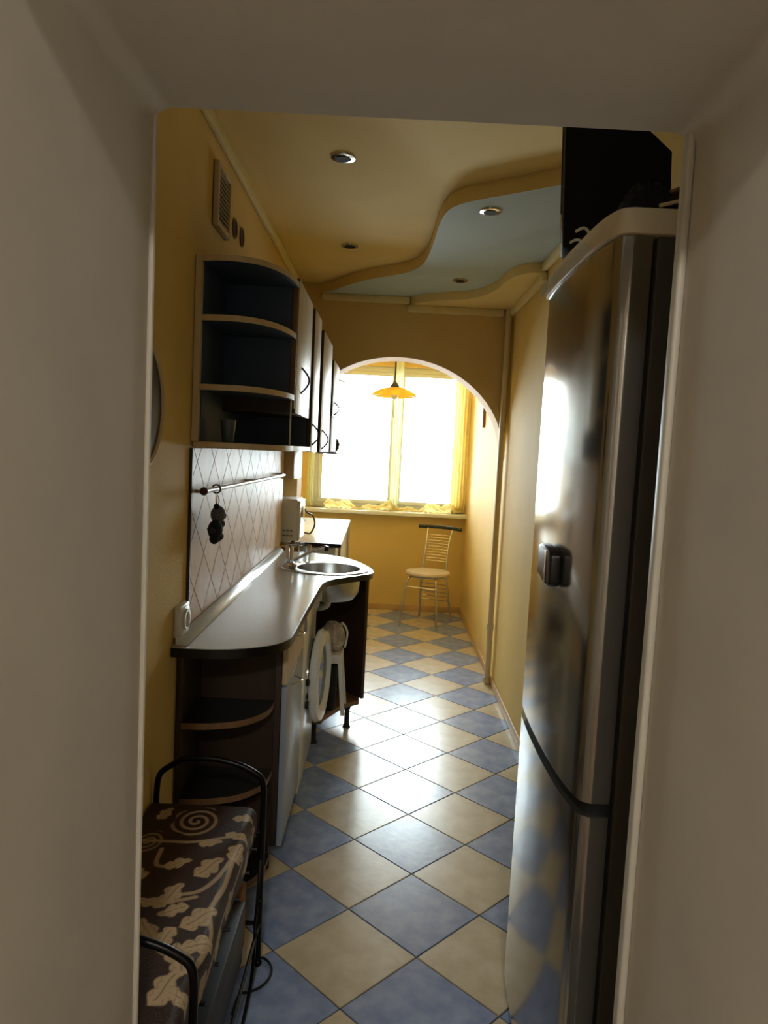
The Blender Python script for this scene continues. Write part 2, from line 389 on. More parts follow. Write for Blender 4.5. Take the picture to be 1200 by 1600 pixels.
# curtains (solid pleated cloth)
def cloth(name, fx, nx, nz, z0, z1, mt, parent, thick=.004):
    mb = MB(); pts = []
    for k in range(nz+1):
        for i in range(nx+1):
            pts.append(fx(i/nx, k/nz))
    fs = [(k*(nx+1)+i, k*(nx+1)+i+1, (k+1)*(nx+1)+i+1, (k+1)*(nx+1)+i) for k in range(nz) for i in range(nx)]
    mb.add(pts, fs); o = mb.build(name, mt, parent, smooth=True)
    o.data.set_sharp_from_angle(angle=math.radians(180))
    md = o.modifiers.new('thickness', 'SOLIDIFY'); md.thickness = thick
    return o
ct = thing('curtain', 'pale yellow sheer curtains hanging at the window, bunched on the sill', 'curtain', (.1, YB-.04, .93))
def pan(x0, x1, y, w_, ph, zt, zb, fl_=0):
    def f(u, v):
        z = zb+(zt-zb)*v
        x = x0+(x1-x0)*u + fl_*(1-v)**2*math.sin(u*9)*.02
        return (x, y+w_*math.sin(u*ph)*(.6+.4*(1-v)) + .01*math.sin(v*9+u*4), z)
    return f
cloth('curtain_panel', pan(.60, .745, YB-.045, .022, 34, 2.36, .945), 80, 24, 0, 0, M['curtain'], ct)
cloth('curtain_panel', pan(-.72, -.66, YB-.045, .018, 16, 2.36, .945), 30, 24, 0, 0, M['curtain_sheer'], ct)
cloth('curtain_panel', pan(.045, .12, YB-.045, .012, 22, 2.36, .945), 30, 24, 0, 0, M['curtain_sheer'], ct)
def bunch(u, v):
    x = -.55+1.24*u
    h = .05+.028*math.sin(u*17)+.02*math.sin(u*41+1)+.05*max(0, u-.85)/.15*1.0
    a = v*math.pi*1.15
    r = .030+.010*math.sin(u*57)+.007*math.sin(u*103+v*9)
    return (x+.01*math.sin(v*8+u*30), YB-.055-r*math.sin(a)*1.1, .936+h*.95*v+.004*math.sin(u*160+v*5))
cloth('curtain_hem', bunch, 260, 12, 0, 0, M['curtain'], ct)
MB().tube([(-.78, YB-.045, 2.385), (.745, YB-.045, 2.385)], .009, 10).build('curtain_rod', M['white'], ct, smooth=True)

# ------------------------------------------------------------------ heating pipe
pp = thing('heating_pipe', 'cream painted vertical pipe in the corner beside the arch', 'pipe', (.722, 4.66, 0))
MB().tube([(.726, 4.66, 0), (.722, 4.66, ZF)], .019, 14).build('tube', M['pipe'], pp, smooth=True)
MB().tube([(.726, 4.66, .012), (.726, 4.66, .045)], .026, 14).build('collar', M['pipe'], pp, smooth=True)
MB().tube([(.7255, 4.66, .36), (.7255, 4.66, .40)], .023, 14).build('coupling', M['pipe'], pp, smooth=True)

# ------------------------------------------------------------------ ceiling downlights
def downlight(x, y, z, label):
    t = thing('downlight', label, 'ceiling light', (x, y, z), 'round recessed spotlights')
    MB().lathe([(.028, -.002), (.030, -.007), (.043, -.006), (.045, -.001), (.045, .0)], (x, y, z), seg=28, closed_prof=False).build('bezel', M['chrome'], t, smooth=True)
    MB().lathe([(.027, -.0075), (.026, -.0095), (.012, -.0085), (.003, -.0085)], (x, y, z), seg=24).build('lamp_lens', M['matblack'], t, smooth=True)
    return t
downlight(-.207, 2.69, ZN, 'recessed chrome spotlight in the near yellow ceiling, the one closest to the doorway')
downlight(-.242, 3.82, ZN, 'recessed chrome spotlight in the yellow ceiling above the wall cabinets, farther one')
downlight(.366, 3.00, ZB, 'recessed chrome spotlight in the blue ceiling, nearer to the black television')
downlight(.363, 4.19, ZB, 'recessed chrome spotlight in the blue ceiling, closer to the arch')

# ------------------------------------------------------------------ left wall fittings
vg = thing('ventilation_grille', 'dark slatted ventilation grille in a pale frame high on the left wall', 'vent', (XL, 2.55, 2.29))
y0, y1, z0, z1 = 2.46, 2.655, 2.195, 2.40
MB().box(XL, XL+.003, y0, y1, z0, z1).build('back_plate', M['matblack'], vg)
MB().box(XL+.001, XL+.02, y0, y0+.018, z0, z1).box(XL+.001, XL+.02, y1-.018, y1, z0, z1).box(XL+.001, XL+.02, y0+.018, y1-.018, z0, z0+.018).box(XL+.001, XL+.02, y0+.018, y1-.018, z1-.018, z1).build('frame', M['birch'], vg, bevel=.003)
for k in range(11):
    zz = z0+.026+k*.0148
    MB().box(XL+.011, XL+.016, y0+.018, y1-.018, zz, zz+.0022).build('slat', M['birch'], vg)
for (yy, zz, lab) in ((2.80, 2.28, 'small dark round hole in the left wall, beside the grille'), (2.93, 2.285, 'small dark round hole in the left wall, farther from the grille')):
    t = thing('round_wall_box', lab, 'wall box', (XL, yy, zz), None)
    MB().lathe([(.036, .0), (.036, .006), (.030, .006), (.030, .002)], (XL, yy, zz), 'x', 24).build('rim', M['brown'], t, smooth=True)
    MB().lathe([(.029, .001), (.029, .004), (.01, .003)], (XL, yy, zz), 'x', 24).build('cover', M['hole'], t, smooth=True)
t = thing('wall_plate', 'dark round wall plaque with a pale rim, half hidden by the doorway edge', 'wall decoration', (XL, 1.79, 1.57))
MB().lathe([(.165, 0), (.165, .012), (.157, .016), (.150, .012), (.150, 0)], (XL, 1.79, 1.57), 'x', 48).build('rim', M['birch'], t, smooth=True)
MB().lathe([(.150, .002), (.150, .009), (.05, .006), (.01, .005)], (XL, 1.79, 1.57), 'x', 48).build('disc', M['brown_dark'], t, smooth=True)
t = thing('light_socket', 'white wall socket on the left wall beside the worktop end', 'socket', (XL, 2.19, .93))
MB().box(XL, XL+.022, 2.135, 2.235, .895, .99).build('plate', M['white'], t, bevel=.006, seg=3)
MB().lathe([(.032, .022), (.032, .03), (.024, .03), (.024, .024)], (XL, 2.185, .943), 'x', 24).build('socket_ring', M['white'], t, smooth=True)
t = thing('wall_thermometer', 'small white and brown frame on the right wall beyond the arch', 'wall decoration', (XR, 5.88, 1.79))
MB().box(XR-.02, XR, 5.74, 5.84, 1.70, 1.90).build('frame', M['brown'], t, bevel=.003)
MB().box(XR-.024, XR-.02, 5.75, 5.80, 1.71, 1.89).build('face', M['white'], t)

# ------------------------------------------------------------------ worktop with curved ends
wt = thing('worktop', 'long pale grey worktop with a rounded near end and black edge', 'worktop', (-.45, 3, .845))
plan = sp2([(-.608, 2.112), (-.571, 2.110), (-.49, 2.113), (-.415, 2.133), (-.36, 2.162), (-.315, 2.20), (-.288, 2.25), (-.277, 2.33), (-.275, 2.63), (-.270, 3.0), (-.266, 3.20), (-.25, 3.295), (-.215, 3.37), (-.13, 3.47), (-.075, 3.53), (-.048, 3.58), (-.043, 3.65), (-.065, 3.76), (-.125, 3.92), (-.20, 4.04), (-.33, 4.14), (-.45, 4.19), (-.608, 4.21)], 5)
SC = (-.265, 3.655); SR = .168
def holed(outer, hole, z0, z1):
    # outer open polygon split along the hole: keyhole polygon prism
    bi = min(range(len(outer)), key=lambda i: (outer[i][0]-hole[0][0])**2+(outer[i][1]-hole[0][1])**2)
    poly = outer[:bi+1] + hole + [hole[0]] + outer[bi:]
    return poly
# top built as faces with triangle fill so that the bowl opening is real
def slab_with_hole(outer, hole, z0, z1):
    bm = bmesh.new(); es = []
    for loop in (outer, hole):
        vs = [bm.verts.new((p[0], p[1], z0)) for p in loop]
        for i in range(len(vs)): es.append(bm.edges.new((vs[i], vs[(i+1) % len(vs)])))
    bmesh.ops.triangle_fill(bm, use_beauty=True, edges=es)
    ext = bmesh.ops.extrude_face_region(bm, geom=list(bm.faces))
    bmesh.ops.translate(bm, verts=[e for e in ext['geom'] if isinstance(e, bmesh.types.BMVert)], vec=(0, 0, z1-z0))
    bm.verts.index_update(); mb = MB(); mb.add([v.co[:] for v in bm.verts], [tuple(v.index for v in f.verts) for f in bm.faces]); bm.free(); return mb
hole = [(SC[0]+SR*math.cos(a*math.pi/24), SC[1]+SR*math.sin(a*math.pi/24)) for a in range(48)]
slab_with_hole(plan, hole, .847, .875).build('slab', M['worktop'], wt)
def off(poly, d):
    out = []
    for i, p in enumerate(poly):
        a = poly[max(i-1, 0)]; b = poly[min(i+1, len(poly)-1)]; dx, dy = b[0]-a[0], b[1]-a[1]; l = math.hypot(dx, dy) or 1
        out.append((p[0]+dy/l*d, p[1]-dx/l*d))
    return out
o1 = off(plan, .0035); 
mbx = MB(); n = len(plan)
vs = [(p[0], p[1], .846) for p in plan]+[(p[0], p[1], .846) for p in o1]+[(p[0], p[1], .8735) for p in plan]+[(p[0], p[1], .8735) for p in o1]
mbx.add(vs, [f for i in range(n-1) for f in ((i, i+1, n+i+1, n+i), (2*n+i, 3*n+i, 3*n+i+1, 2*n+i+1), (n+i, n+i+1, 3*n+i+1, 3*n+i), (i, 2*n+i, 2*n+i+1, i+1))])
mbx.build('edge_strip', M['edge_black'], wt, smooth=True, label='black edge')
MB().prism([(-.6015, .8755), (-.566, .8755), (-.573, .886), (-.590, .899), (-.6015, .9035)], 2.13, 4.19, 'y').build('upstand', M['strip'], wt, bevel=.002)
# prism 'y' uses (x,z)
# ------------------------------------------------------------------ splashback with raised diamond lines
sb = thing('splashback', 'marbled splashback panel with diamond lines behind the worktop', 'splashback', (XL, 3.3, .9))
SY0, SY1, SZ0, SZ1 = 2.275, 4.30, .905, 1.462
MB().box(XL+.0005, XL+.005, SY0, SY1, SZ0, SZ1).build('backing', M['wire'], sb)
MB().box(XL+.0005, XL+.010, SY0-.012, SY0, SZ0-.05, SZ1).build('edge_strip', M['brown_dark'], sb)
DY, DZ, GG = .1145, .1035, .0034
for j in range(-8, 4):
    for i in range(-3, 20):
        if (i+j) % 2 == 0: continue
        cy, cz = 2.333+i*DY, 1.42+j*DZ
        q = [(cy+DY-GG, cz), (cy, cz+DZ-GG), (cy-DY+GG, cz), (cy, cz-DZ+GG)]
        for ax_, v_, l_ in ((0, SY0, False), (0, SY1, True), (1, SZ0, False), (1, SZ1, True)):
            if len(q) >= 3: q = clip(q, ax_, v_, l_)
        if len(q) < 3: continue
        if abs(sum(q[k][0]*q[(k+1) % len(q)][1]-q[(k+1) % len(q)][0]*q[k][1] for k in range(len(q))))/2 < .0002: continue
        MB().prism(q, XL+.005, XL+.0075, 'x').build('tile', M['splash'], sb)
# valance above the far end of the splashback
# ------------------------------------------------------------------ hanging rail
rl = thing('utensil_rail', 'thin white rail fixed across the splashback', 'rail', (XL+.05, 3.1, 1.325))
MB().tube([(-.562, 2.27, 1.330), (-.562, 4.05, 1.320)], .0075, 10).build('bar', M['white'], rl, smooth=True)
for y in (2.30, 3.13, 4.0):
    MB().tube([(XL+.007, y, 1.327), (-.562, y, 1.327)], .006, 8).build('bracket', M['chrome'], rl, smooth=True)
MB().sphere((-.562, 2.262, 1.330), .013).build('end_cap', M['hole'], rl, smooth=True, label='dark red end cap')
MB().tube([(-.562+.014*math.cos(a), 2.43, 1.329+.014*math.sin(a)) for a in [i*math.pi/8 for i in range(16)]], .003, 6, closed=True).build('ring', M['iron'], rl, smooth=True)
# hooked toy
ty = thing('plush_toy', 'small black and grey plush toy hanging from the rail', 'toy', (-.553, 2.42, 1.18))
body = MB()
body.sphere((-.555, 2.435, 1.243), .030, (.8, 1.25, 1)); 
body.build('head', M['toy_grey'], ty, smooth=True, label='grey head')
body = MB().sphere((-.555, 2.40, 1.196), .030, (.8, 1.2, 1.1)).sphere((-.553, 2.47, 1.208), .014, (1, 2.2, 1)).sphere((-.553, 2.44, 1.168), .017, (1, 2.2, .9)).sphere((-.555, 2.39, 1.166), .016, (1, 1.2, 1.1))
body.tube(smooth_path([(-.555, 2.37, 1.195), (-.556, 2.34, 1.20), (-.556, 2.315, 1.208)], 4), [.010]*4+[.007]*4+[.003], 8)
body.build('body', M['toy'], ty, smooth=True)
MB().sphere((-.55, 2.475, 1.236), .014, (1, 1.2, 1)).build('muzzle', M['toy'], ty, smooth=True)
MB().sphere((-.555, 2.41, 1.272), .010).build('ear', M['toy'], ty, smooth=True)
MB().tube(smooth_path([(-.562, 2.43, 1.318), (-.556, 2.405, 1.30), (-.556, 2.42, 1.27)], 5), .0022, 6).build('cord', M['chrome'], ty, smooth=True)
MB().tube(smooth_path([(-.562, 2.43, 1.316), (-.557, 2.455, 1.29), (-.557, 2.43, 1.27)], 5), .0018, 6).build('cord', M['chrome'], ty, smooth=True)

# ------------------------------------------------------------------ sink and tap
sk = thing('sink', 'round stainless steel sink set into the curved end of the worktop', 'sink', (SC[0], SC[1], .875))
rimo = []; rimi = []
for a in range(48):
    th = a*math.pi/24
    rimo.append((-.283+.224*math.cos(th), 3.66+.205*math.sin(th))); rimi.append((SC[0]+.160*math.cos(th), SC[1]+.160*math.sin(th)))
MB().ring(rimo, rimi, .8755, .8795).build('rim', M['steel'], sk, bevel=.0015)
prof = [(.160, .001), (.158, -.03), (.152, -.11), (.13, -.142), (.05, -.150), (.012, -.152), (.012, -.156), (.055, -.154), (.134, -.147), (.157, -.112), (.163, -.03), (.163, 0)]
MB().lathe(prof, (SC[0], SC[1], .877), seg=48, closed_prof=True).build('bowl', M['steel'], sk, smooth=True)
MB().lathe([(.03, -.150), (.03, -.147), (.012, -.147)], (SC[0], SC[1], .877), seg=20).build('drain', M['chrome'], sk, smooth=True)
MB().tube(smooth_path([(SC[0], SC[1], .72), (SC[0]-.01, SC[1]+.02, .68), (SC[0]-.08, SC[1]+.05, .66), (SC[0]-.2, SC[1]+.05, .66), (SC[0]-.3, SC[1]+.05, .66)], 5), .02, 10).build('drain_pipe', M['white'], sk, smooth=True)
tp = thing('tap', 'chrome mixer tap with a long spout behind the sink', 'tap', (-.475, 3.72, .88))
MB().lathe([(.028, 0), (.028, .006), (.021, .010), (.021, .088), (.015, .098)], (-.475, 3.72, .8795), seg=24).build('body', M['chrome'], tp, smooth=True)
MB().tube(smooth_path([(-.462, 3.725, .895), (-.42, 3.73, .915), (-.36, 3.735, .948), (-.30, 3.74, .972), (-.285, 3.74, .970)], 6), .0075, 10).build('spout', M['chrome'], tp, smooth=True)
MB().tube([(-.287, 3.74, .976), (-.287, 3.74, .952)], .0115, 12).build('aerator', M['black'], tp, smooth=True)
MB().tube([(-.475, 3.72, .978), (-.40, 3.73, .986)], [.012, .006], 10).build('lever', M['chrome'], tp, smooth=True)
gj = thing('glass_jar', 'clear faceted glass standing behind the tap', 'glass', (-.405, 3.79, .88))
gm = mat('clear glass', (230, 235, 235), .03, trans=1.0)
MB().lathe([(.030, 0), (.036, .09), (.033, .09), (.027, .006), (.004, .006)], (-.405, 3.80, .8797), seg=12).build('vessel', gm, gj)
ga = thing('sponge_dish', 'small metal dish between tap and sink bowl', 'dish', (-.44, 3.64, .88))
MB().lathe([(.018, 0), (.026, .014), (.024, .015), (.016, .003), (.003, .003)], (-.443, 3.60, .8797), seg=20).build('dish', M['chrome'], ga, smooth=True)

# ------------------------------------------------------------------ base units
def handle_d(name, x, y, z, h, out, mt, parent, horiz=False, r=.0035):
    pts = []
    for i in range(13):
        t = math.pi*i/12
        if horiz: pts.append((x+out*math.sin(t), y-h/2+h*i/12, z))
        else: pts.append((x+out*math.sin(t), y, z-h/2+h*i/12))
    return MB().tube(pts, r, 8).build(name, mt, parent, smooth=True)
es = thing('end_shelf_unit', 'open dark end shelf unit with curved shelves under the near worktop end', 'shelf', (-.46, 2.35, 0))
MB().box(-.608, -.588, 2.175, 2.42, .06, .845).build('wall_board', M['brown_dark'], es, bevel=.001)
MB().box(-.588, -.340, 2.405, 2.42, .06, .845).build('back_panel', M['brown_dark'], es)
sh = sp2([(-.587, 2.165), (-.53, 2.168), (-.478, 2.18), (-.42, 2.205), (-.375, 2.25), (-.345, 2.31), (-.338, 2.38)], 5)
for z in (.06, .365, .605):
    so = MB().prism(sh+[(-.338, 2.404), (-.587, 2.404)], z, z+.02).build('shelf', M['shelf_dark'], es, label='dark curved shelf with a pale edge')
    so.data.materials.append(M['brown'])
    for pl_ in so.data.polygons:
        if abs(pl_.normal.z) < .5: pl_.material_index = 1
dc = thing('drawer_cabinet', 'narrow base cabinet with a birch drawer over a grey door', 'cabinet', (-.46, 2.6, 0))
MB().box(-.600, -.320, 2.422, 2.44, .10, .845).box(-.600, -.320, 2.90, 2.918, .10, .845).box(-.600, -.32, 2.44, 2.90, .10, .118).box(-.600, -.588, 2.44, 2.90, .118, .845).build('body', M['brown_dark'], dc, bevel=.001)
d1 = MB().box(-.318, -.300, 2.424, 2.916, .10, .665).build('door', M['door_grey'], dc, bevel=.0015)
handle_d('handle', -.300, 2.60, .635, .10, .032, M['chrome'], d1, True)
d2 = MB().box(-.318, -.300, 2.424, 2.916, .672, .838).build('drawer', M['birch'], dc, bevel=.0015)
handle_d('handle', -.300, 2.63, .80, .10, .03, M['chrome'], d2, True)
MB().tube([(-.36, 2.46, 0), (-.36, 2.46, .10)], .016, 10).build('leg', M['rubber'], dc); MB().tube([(-.36, 2.88, 0), (-.36, 2.88, .10)], .016, 10).build('leg', M['rubber'], dc)
MB().tube([(-.56, 2.46, 0), (-.56, 2.46, .10)], .016, 10).build('leg', M['rubber'], dc); MB().tube([(-.56, 2.88, 0), (-.56, 2.88, .10)], .016, 10).build('leg', M['rubber'], dc)

wm = thing('washing_machine', 'white front loading washing machine with its round door ajar', 'washing machine', (-.45, 3.1, 0))
WY0, WY1, WFX = 2.945, 3.50, -.300
MB().box(-.600, WFX-.004, WY0, WY1, .03, .835).build('body', M['white_gloss'], wm, bevel=.006)
MB().prism([(WFX-.004, .72), (WFX+.010, .725), (WFX+.010, .755), (WFX-.001, .833), (WFX-.004, .833)], WY0+.002, WY1-.002, 'y').build('control_panel', M['white_gloss'], wm, bevel=.003)
MB().lathe([(.026, 0), (.024, .022), (.006, .023)], (WFX+.003, 3.40, .785), 'x', 20).build('dial', M['white'], wm, smooth=True)
MB().lathe([(.165, -.003), (.165, .006), (.128, .004), (.125, -.002)], (WFX-.003, 3.29, .44), 'x', 40).build('porthole', M['chrome'], wm, smooth=True)
MB().lathe([(.124, -.003), (.12, .001), (.02, .000)], (WFX-.002, 3.29, .44), 'x', 40).build('drum', M['matblack'], wm, smooth=True)
# ajar door hinged on its near side
ang = math.radians(8); hx, hy = WFX+.006, 3.12
dm = MB().lathe([(.185, 0), (.19, .012), (.180, .032), (.140, .036), (.125, .022), (.125, .0)], (0, .19, 0), 'x', 44, closed_prof=True)
def hinge(mb):
    mb.v = [(hx+v[0]*math.cos(ang)+v[1]*.88*math.sin(ang), hy-v[0]*math.sin(ang)+v[1]*.88*math.cos(ang), .44+v[2]*1.14) for v in mb.v]; return mb
dd = hinge(dm).build('door', M['white_gloss'], wm, smooth=True)
hinge(MB().lathe([(.124, .018), (.10, -.02), (.05, -.035), (.005, -.037)], (0, .19, 0), 'x', 40)).build('door_glass', M['glassdark'], dd, smooth=True)
for z in (.345, .445):
    MB().box(WFX-.003, WFX+.012, 3.10, 3.125, z, z+.025).build('hinge', M['rubber'], wm, bevel=.002)
for (x, y) in ((-.57, 2.99), (-.57, 3.45), (-.34, 2.99), (-.34, 3.45)):
    MB().tube([(x, y, 0), (x, y, .03)], .02, 10).build('foot', M['rubber'], wm)

# sink base: open front corner unit
su = thing('sink_cabinet', 'open dark brown sink base unit on a short black leg', 'cabinet', (-.35, 3.7, 0))
bp_ = [(-.600, 3.52), (-.262, 3.52), (-.25, 3.57), (-.17, 3.75), (-.085, 3.83), (-.088, 3.90), (-.20, 4.02), (-.600, 4.17)]
MB().prism(bp_, .115, .14).build('bottom_board', M['brown'], su, bevel=.002)
MB().prism([(-.600, 4.15), (-.20, 4.0), (-.075, 3.85), (-.060, 3.862), (-.19, 4.02), (-.600, 4.168)], .14, .845).build('side_panel', M['brown_dark'], su, bevel=.001)
MB().prism([(-.600, 3.505), (-.33, 3.505), (-.33, 3.519), (-.600, 3.519)], .10, .845).build('side_panel', M['brown_dark'], su)
for (x, y) in ((-.145, 3.80), (-.56, 3.57), (-.56, 4.08), (-.30, 3.57)):
    MB().lathe([(.022, 0), (.013, .02), (.013, .09), (.02, .115)], (x, y, 0), seg=14).build('leg', M['rubber'], su, smooth=True)
# white plastic stand with dark bin and bag
st = thing('plastic_stand', 'small white plastic stool inside the open sink cabinet', 'stool', (-.22, 3.7, .14))
x0, x1, y0, y1, zt = -.300, -.175, 3.60, 3.76, .445
MB().box(x0, x1, y0, y1, zt-.045, zt).build('seat', M['white'], st, bevel=.006, seg=3)
for (xa, ya, sx, sy) in ((x0, y0, -1, -1), (x1, y0, 1, -1), (x0, y1, -1, 1), (x1, y1, 1, 1)):
    a = (xa-sx*.01, ya-sy*.01, zt-.04); b = (xa+sx*.015, ya+sy*.008, .1405)
    mb = MB(); w2 = .010
    vs = [(p[0]+dx*w2, p[1]+dy*w2, p[2]) for p in (b, a) for (dx, dy) in ((-1, -1), (1, -1), (1, 1), (-1, 1))]
    mb.add(vs, [(0, 3, 2, 1), (4, 5, 6, 7), (0, 1, 5, 4), (1, 2, 6, 5), (2, 3, 7, 6), (3, 0, 4, 7)])
    mb.build('leg', M['white'], st, bevel=.002)
bn = thing('waste_bin', 'black bin under the white stool in the sink cabinet', 'bin', (-.235, 3.68, .14))
MB().lathe([(.035, 0.0005), (.043, .20), (.046, .235), (.042, .235), (.032, .01), (.003, .01)], (-.2375, 3.68, .14), seg=20).build('bucket', M['matblack'], bn, smooth=True)
bgm = MB(); rnd = random.Random(3)
prof_n, seg_n = 9, 18; vs = []
for i in range(prof_n+1):
    for k in range(seg_n):
        a = 2*math.pi*k/seg_n; ph = math.pi*i/prof_n
        r = (.070*math.sin(ph)+.004)*(1+.28*(rnd.random()-.5))
        vs.append((-.232+r*math.cos(a)*.9, 3.68+r*math.sin(a)*1.15, .447+.075-.075*math.cos(ph)*1+(.012*(rnd.random()-.5) if 0 < i else 0)))
fs = [(i*seg_n+k, i*seg_n+(k+1) % seg_n, (i+1)*seg_n+(k+1) % seg_n, (i+1)*seg_n+k) for i in range(prof_n) for k in range(seg_n)]
fs += [tuple(range(seg_n)), tuple(prof_n*seg_n+k for k in range(seg_n))]
bgo = thing('plastic_bag', 'crumpled translucent grey bag lying on the white stool', 'bag', (-.235, 3.68, .445))
bgm.add(vs, fs).build('film', M['bag'], bgo)
MB().tube(smooth_path([(-.168, 3.70, .46), (-.158, 3.71, .53), (-.172, 3.71, .57), (-.19, 3.70, .59)], 6), .006, 6).build('handle', M['white'], bgo, smooth=True)

# ------------------------------------------------------------------ wall cabinets
ZT = 2.05
us = thing('open_wall_shelf', 'open wall shelf unit with dark interior and curved shelves facing the doorway', 'shelf', (-.45, 2.4, 1.46))
MB().box(-.608, -.588, 2.27, 2.60, 1.4845, ZT).build('side_board', M['birch'], us, bevel=.001)
MB().box(-.588, -.354, 2.585, 2.599, 1.642, ZT-.02).build('back_panel', M['navy'], us)
MB().box(-.588, -.584, 2.29, 2.585, 1.4845, ZT-.02).build('lining', M['navy'], us)
ushp = sp2([(-.605, 2.275), (-.56, 2.260), (-.51, 2.254), (-.46, 2.262), (-.41, 2.295), (-.37, 2.36), (-.345, 2.44), (-.333, 2.53), (-.332, 2.58)], 4)
def shelf_two(nm, poly, z, parent):
    so = MB().prism(poly, z, z+.018).build(nm, M['navy'], parent, label='dark board with a pale curved edge')
    so.data.materials.append(M['birch'])
    for pl_ in so.data.polygons:
        if abs(pl_.normal.z) < .5: pl_.material_index = 1
for z, nm in ((ZT-.02, 'top_board'), (1.853, 'shelf'), (1.643, 'shelf')):
    p_ = [(x, y) for x, y in ushp] if nm == 'top_board' else [(-.5875, 2.272)]+[(x-.003, y+.006) for x, y in ushp if x > -.58]
    shelf_two(nm, p_+[(p_[-1][0], 2.5845), (p_[0][0], 2.5845)], z, us)
MB().prism(ushp+[(-.325, 2.62), (-.322, 3.075), (-.587, 3.075)], 1.465, 1.484).build('bottom_board', M['birch'], us, bevel=.002)
MB().box(-.353, -.334, 2.585, 2.599, 1.615, ZT).build('side_strip', M['brown'], us, bevel=.001)
MB().tube([(-.341, 2.555, 1.4845), (-.341, 2.555, 1.643)], .003, 8).build('post', M['white'], us, label='thin white post')
cup = thing('tumbler', 'frosted white tumbler on the bottom shelf of the open wall unit', 'glass', (-.527, 2.42, 1.484))
MB().lathe([(.017, 0), (.019, .012), (.026, .075), (.024, .075), (.016, .006), (.002, .006)], (-.527, 2.42, 1.4845), seg=24).build('vessel', M['frost'], cup, smooth=True)
def wall_cab(y0, y1, xf, z0, z1, label, hz, hy, hh=.10, side=True):
    t = thing('wall_cabinet', label, 'cabinet', ((xf-.61)/2, (y0+y1)/2, z0), 'wall cabinets over the worktop')
    b = MB().box(-.608, xf-.020, y0, y0+.016, z0, z1).box(-.608, xf-.020, y1-.016, y1, z0, z1).box(-.608, xf-.020, y0+.016, y1-.016, z0, z0+.016).box(-.608, xf-.020, y0+.016, y1-.016, z1-.016, z1).box(-.608, -.60, y0+.016, y1-.016, z0+.016, z1-.016)
    b.build('body', M['brown_dark'], t)
    d = MB().box(xf-.018, xf, y0+.001, y1-.001, z0, z1).build('door', M['door_pale'], t, bevel=.001)
    MB().box(xf-.018, xf-.001, y0-.002, y0+.001, z0, z1).build('edge_strip', M['brown_dark'], d)
    h = handle_d('handle', xf, hy, hz, hh, .030, M['iron'], d)
    return t, d
c1, d1 = wall_cab(2.602, 3.070, -.332, 1.600, 2.065, 'first wall cabinet past the open shelf, with the short pale door', 1.727, 2.745, .095)
MB().box(-.60, -.345, 3.060, 3.074, 1.4845, 1.599).box(-.608, -.600, 2.602, 3.074, 1.4845, 1.599).build('niche_back', M['navy'], c1, label='dark lining of the open niche')
wall_cab(3.090, 3.370, -.323, 1.462, 2.055, 'second wall cabinet from the doorway, narrow full height door', 1.535, 3.125, .09)
wall_cab(3.420, 3.930, -.314, 1.462, 2.02, 'third wall cabinet from the doorway, widest pale door', 1.52, 3.50, .09)
c4, d4 = wall_cab(3.990, 4.420, -.307, 1.655, 1.957, 'last wall cabinet before the rounded end shelf, short door', 1.70, 4.1, .07)
MB().box(-.60, -.310, 3.992, 4.418, 1.462, 1.654).build('drawer', M['brown'], c4, bevel=.002, label='brown front below the door')
ue = thing('end_wall_shelf', 'rounded open end shelf after the last wall cabinet, within the arch', 'shelf', (-.36, 4.7, 1.44))
ep = [(-.415, 4.425)]+sp2([(-.307, 4.425), (-.285, 4.55), (-.268, 4.70), (-.262, 4.86), (-.285, 5.0), (-.34, 5.09), (-.415, 5.12)], 4)
for z in (1.445, 1.655, 1.885):
    MB().prism(ep, z, z+.013).build('shelf', M['door_grey'], ue, bevel=.002)
MB().box(-.427, -.4155, 4.425, 5.12, 1.445, 1.898).build('back_panel', M['white'], ue)
bw = thing('dark_bowl', 'dark round bowl on the bottom end shelf near the window', 'bowl', (-.345, 4.56, 1.458))
MB().lathe([(.03, 0), (.045, .02), (.05, .05), (.035, .085), (.028, .083), (.04, .05), (.025, .01), (.003, .01)], (-.345, 4.56, 1.4585), seg=20).build('vessel', M['matblack'], bw, smooth=True)

# cornice strip boards under the cabinets
vb = thing('cabinet_valance', 'pale birch board above the microwave niche', 'board', (-.60, 4.4, 1.3))
MB().box(-.603, -.545, 4.325, 4.70, 1.285, 1.46).build('board', M['birch'], vb, bevel=.002)
# microwave on a niche shelf
nb = thing('niche_cabinet', 'low brown cabinet under the microwave in the wall recess', 'cabinet', (-.7, 4.5, 0))
MB().box(-.875, -.56, 4.325, 4.60, 0, .8775).build('body', M['brown'], nb, bevel=.002)
MB().box(-.876, -.552, 4.325, 4.71, .8775, .892).build('top', M['birch'], nb, bevel=.003)
mw = thing('microwave', 'small white microwave oven in the recess beyond the splashback', 'microwave', (-.68, 4.45, .9))
MB().box(-.86, -.515, 4.34, 4.60, .915, 1.165).build('body', M['white'], mw, bevel=.008, seg=3)
mwd = MB().box(-.516, -.500, 4.345, 4.52, .925, 1.155).build('door', M['white_gloss'], mw, bevel=.003)
MB().box(-.5, -.4985, 4.375, 4.50, .96, 1.12).build('door_glass', M['glassdark'], mwd)
MB().box(-.516, -.500, 4.522, 4.595, .925, 1.155).build('control_panel', M['white_gloss'], mw, bevel=.003)
for z in (.945, .975):
    for i in range(3): MB().box(-.60+i*.022, -.585+i*.022, 4.336, 4.341, z, z+.006).build('vent_slot', M['bezel'], mw)
for (x, y) in ((-.83, 4.37), (-.54, 4.37), (-.83, 4.57), (-.54, 4.57)): MB().tube([(x, y, .892), (x, y, .917)], .012, 8).build('foot', M['rubber'], mw)

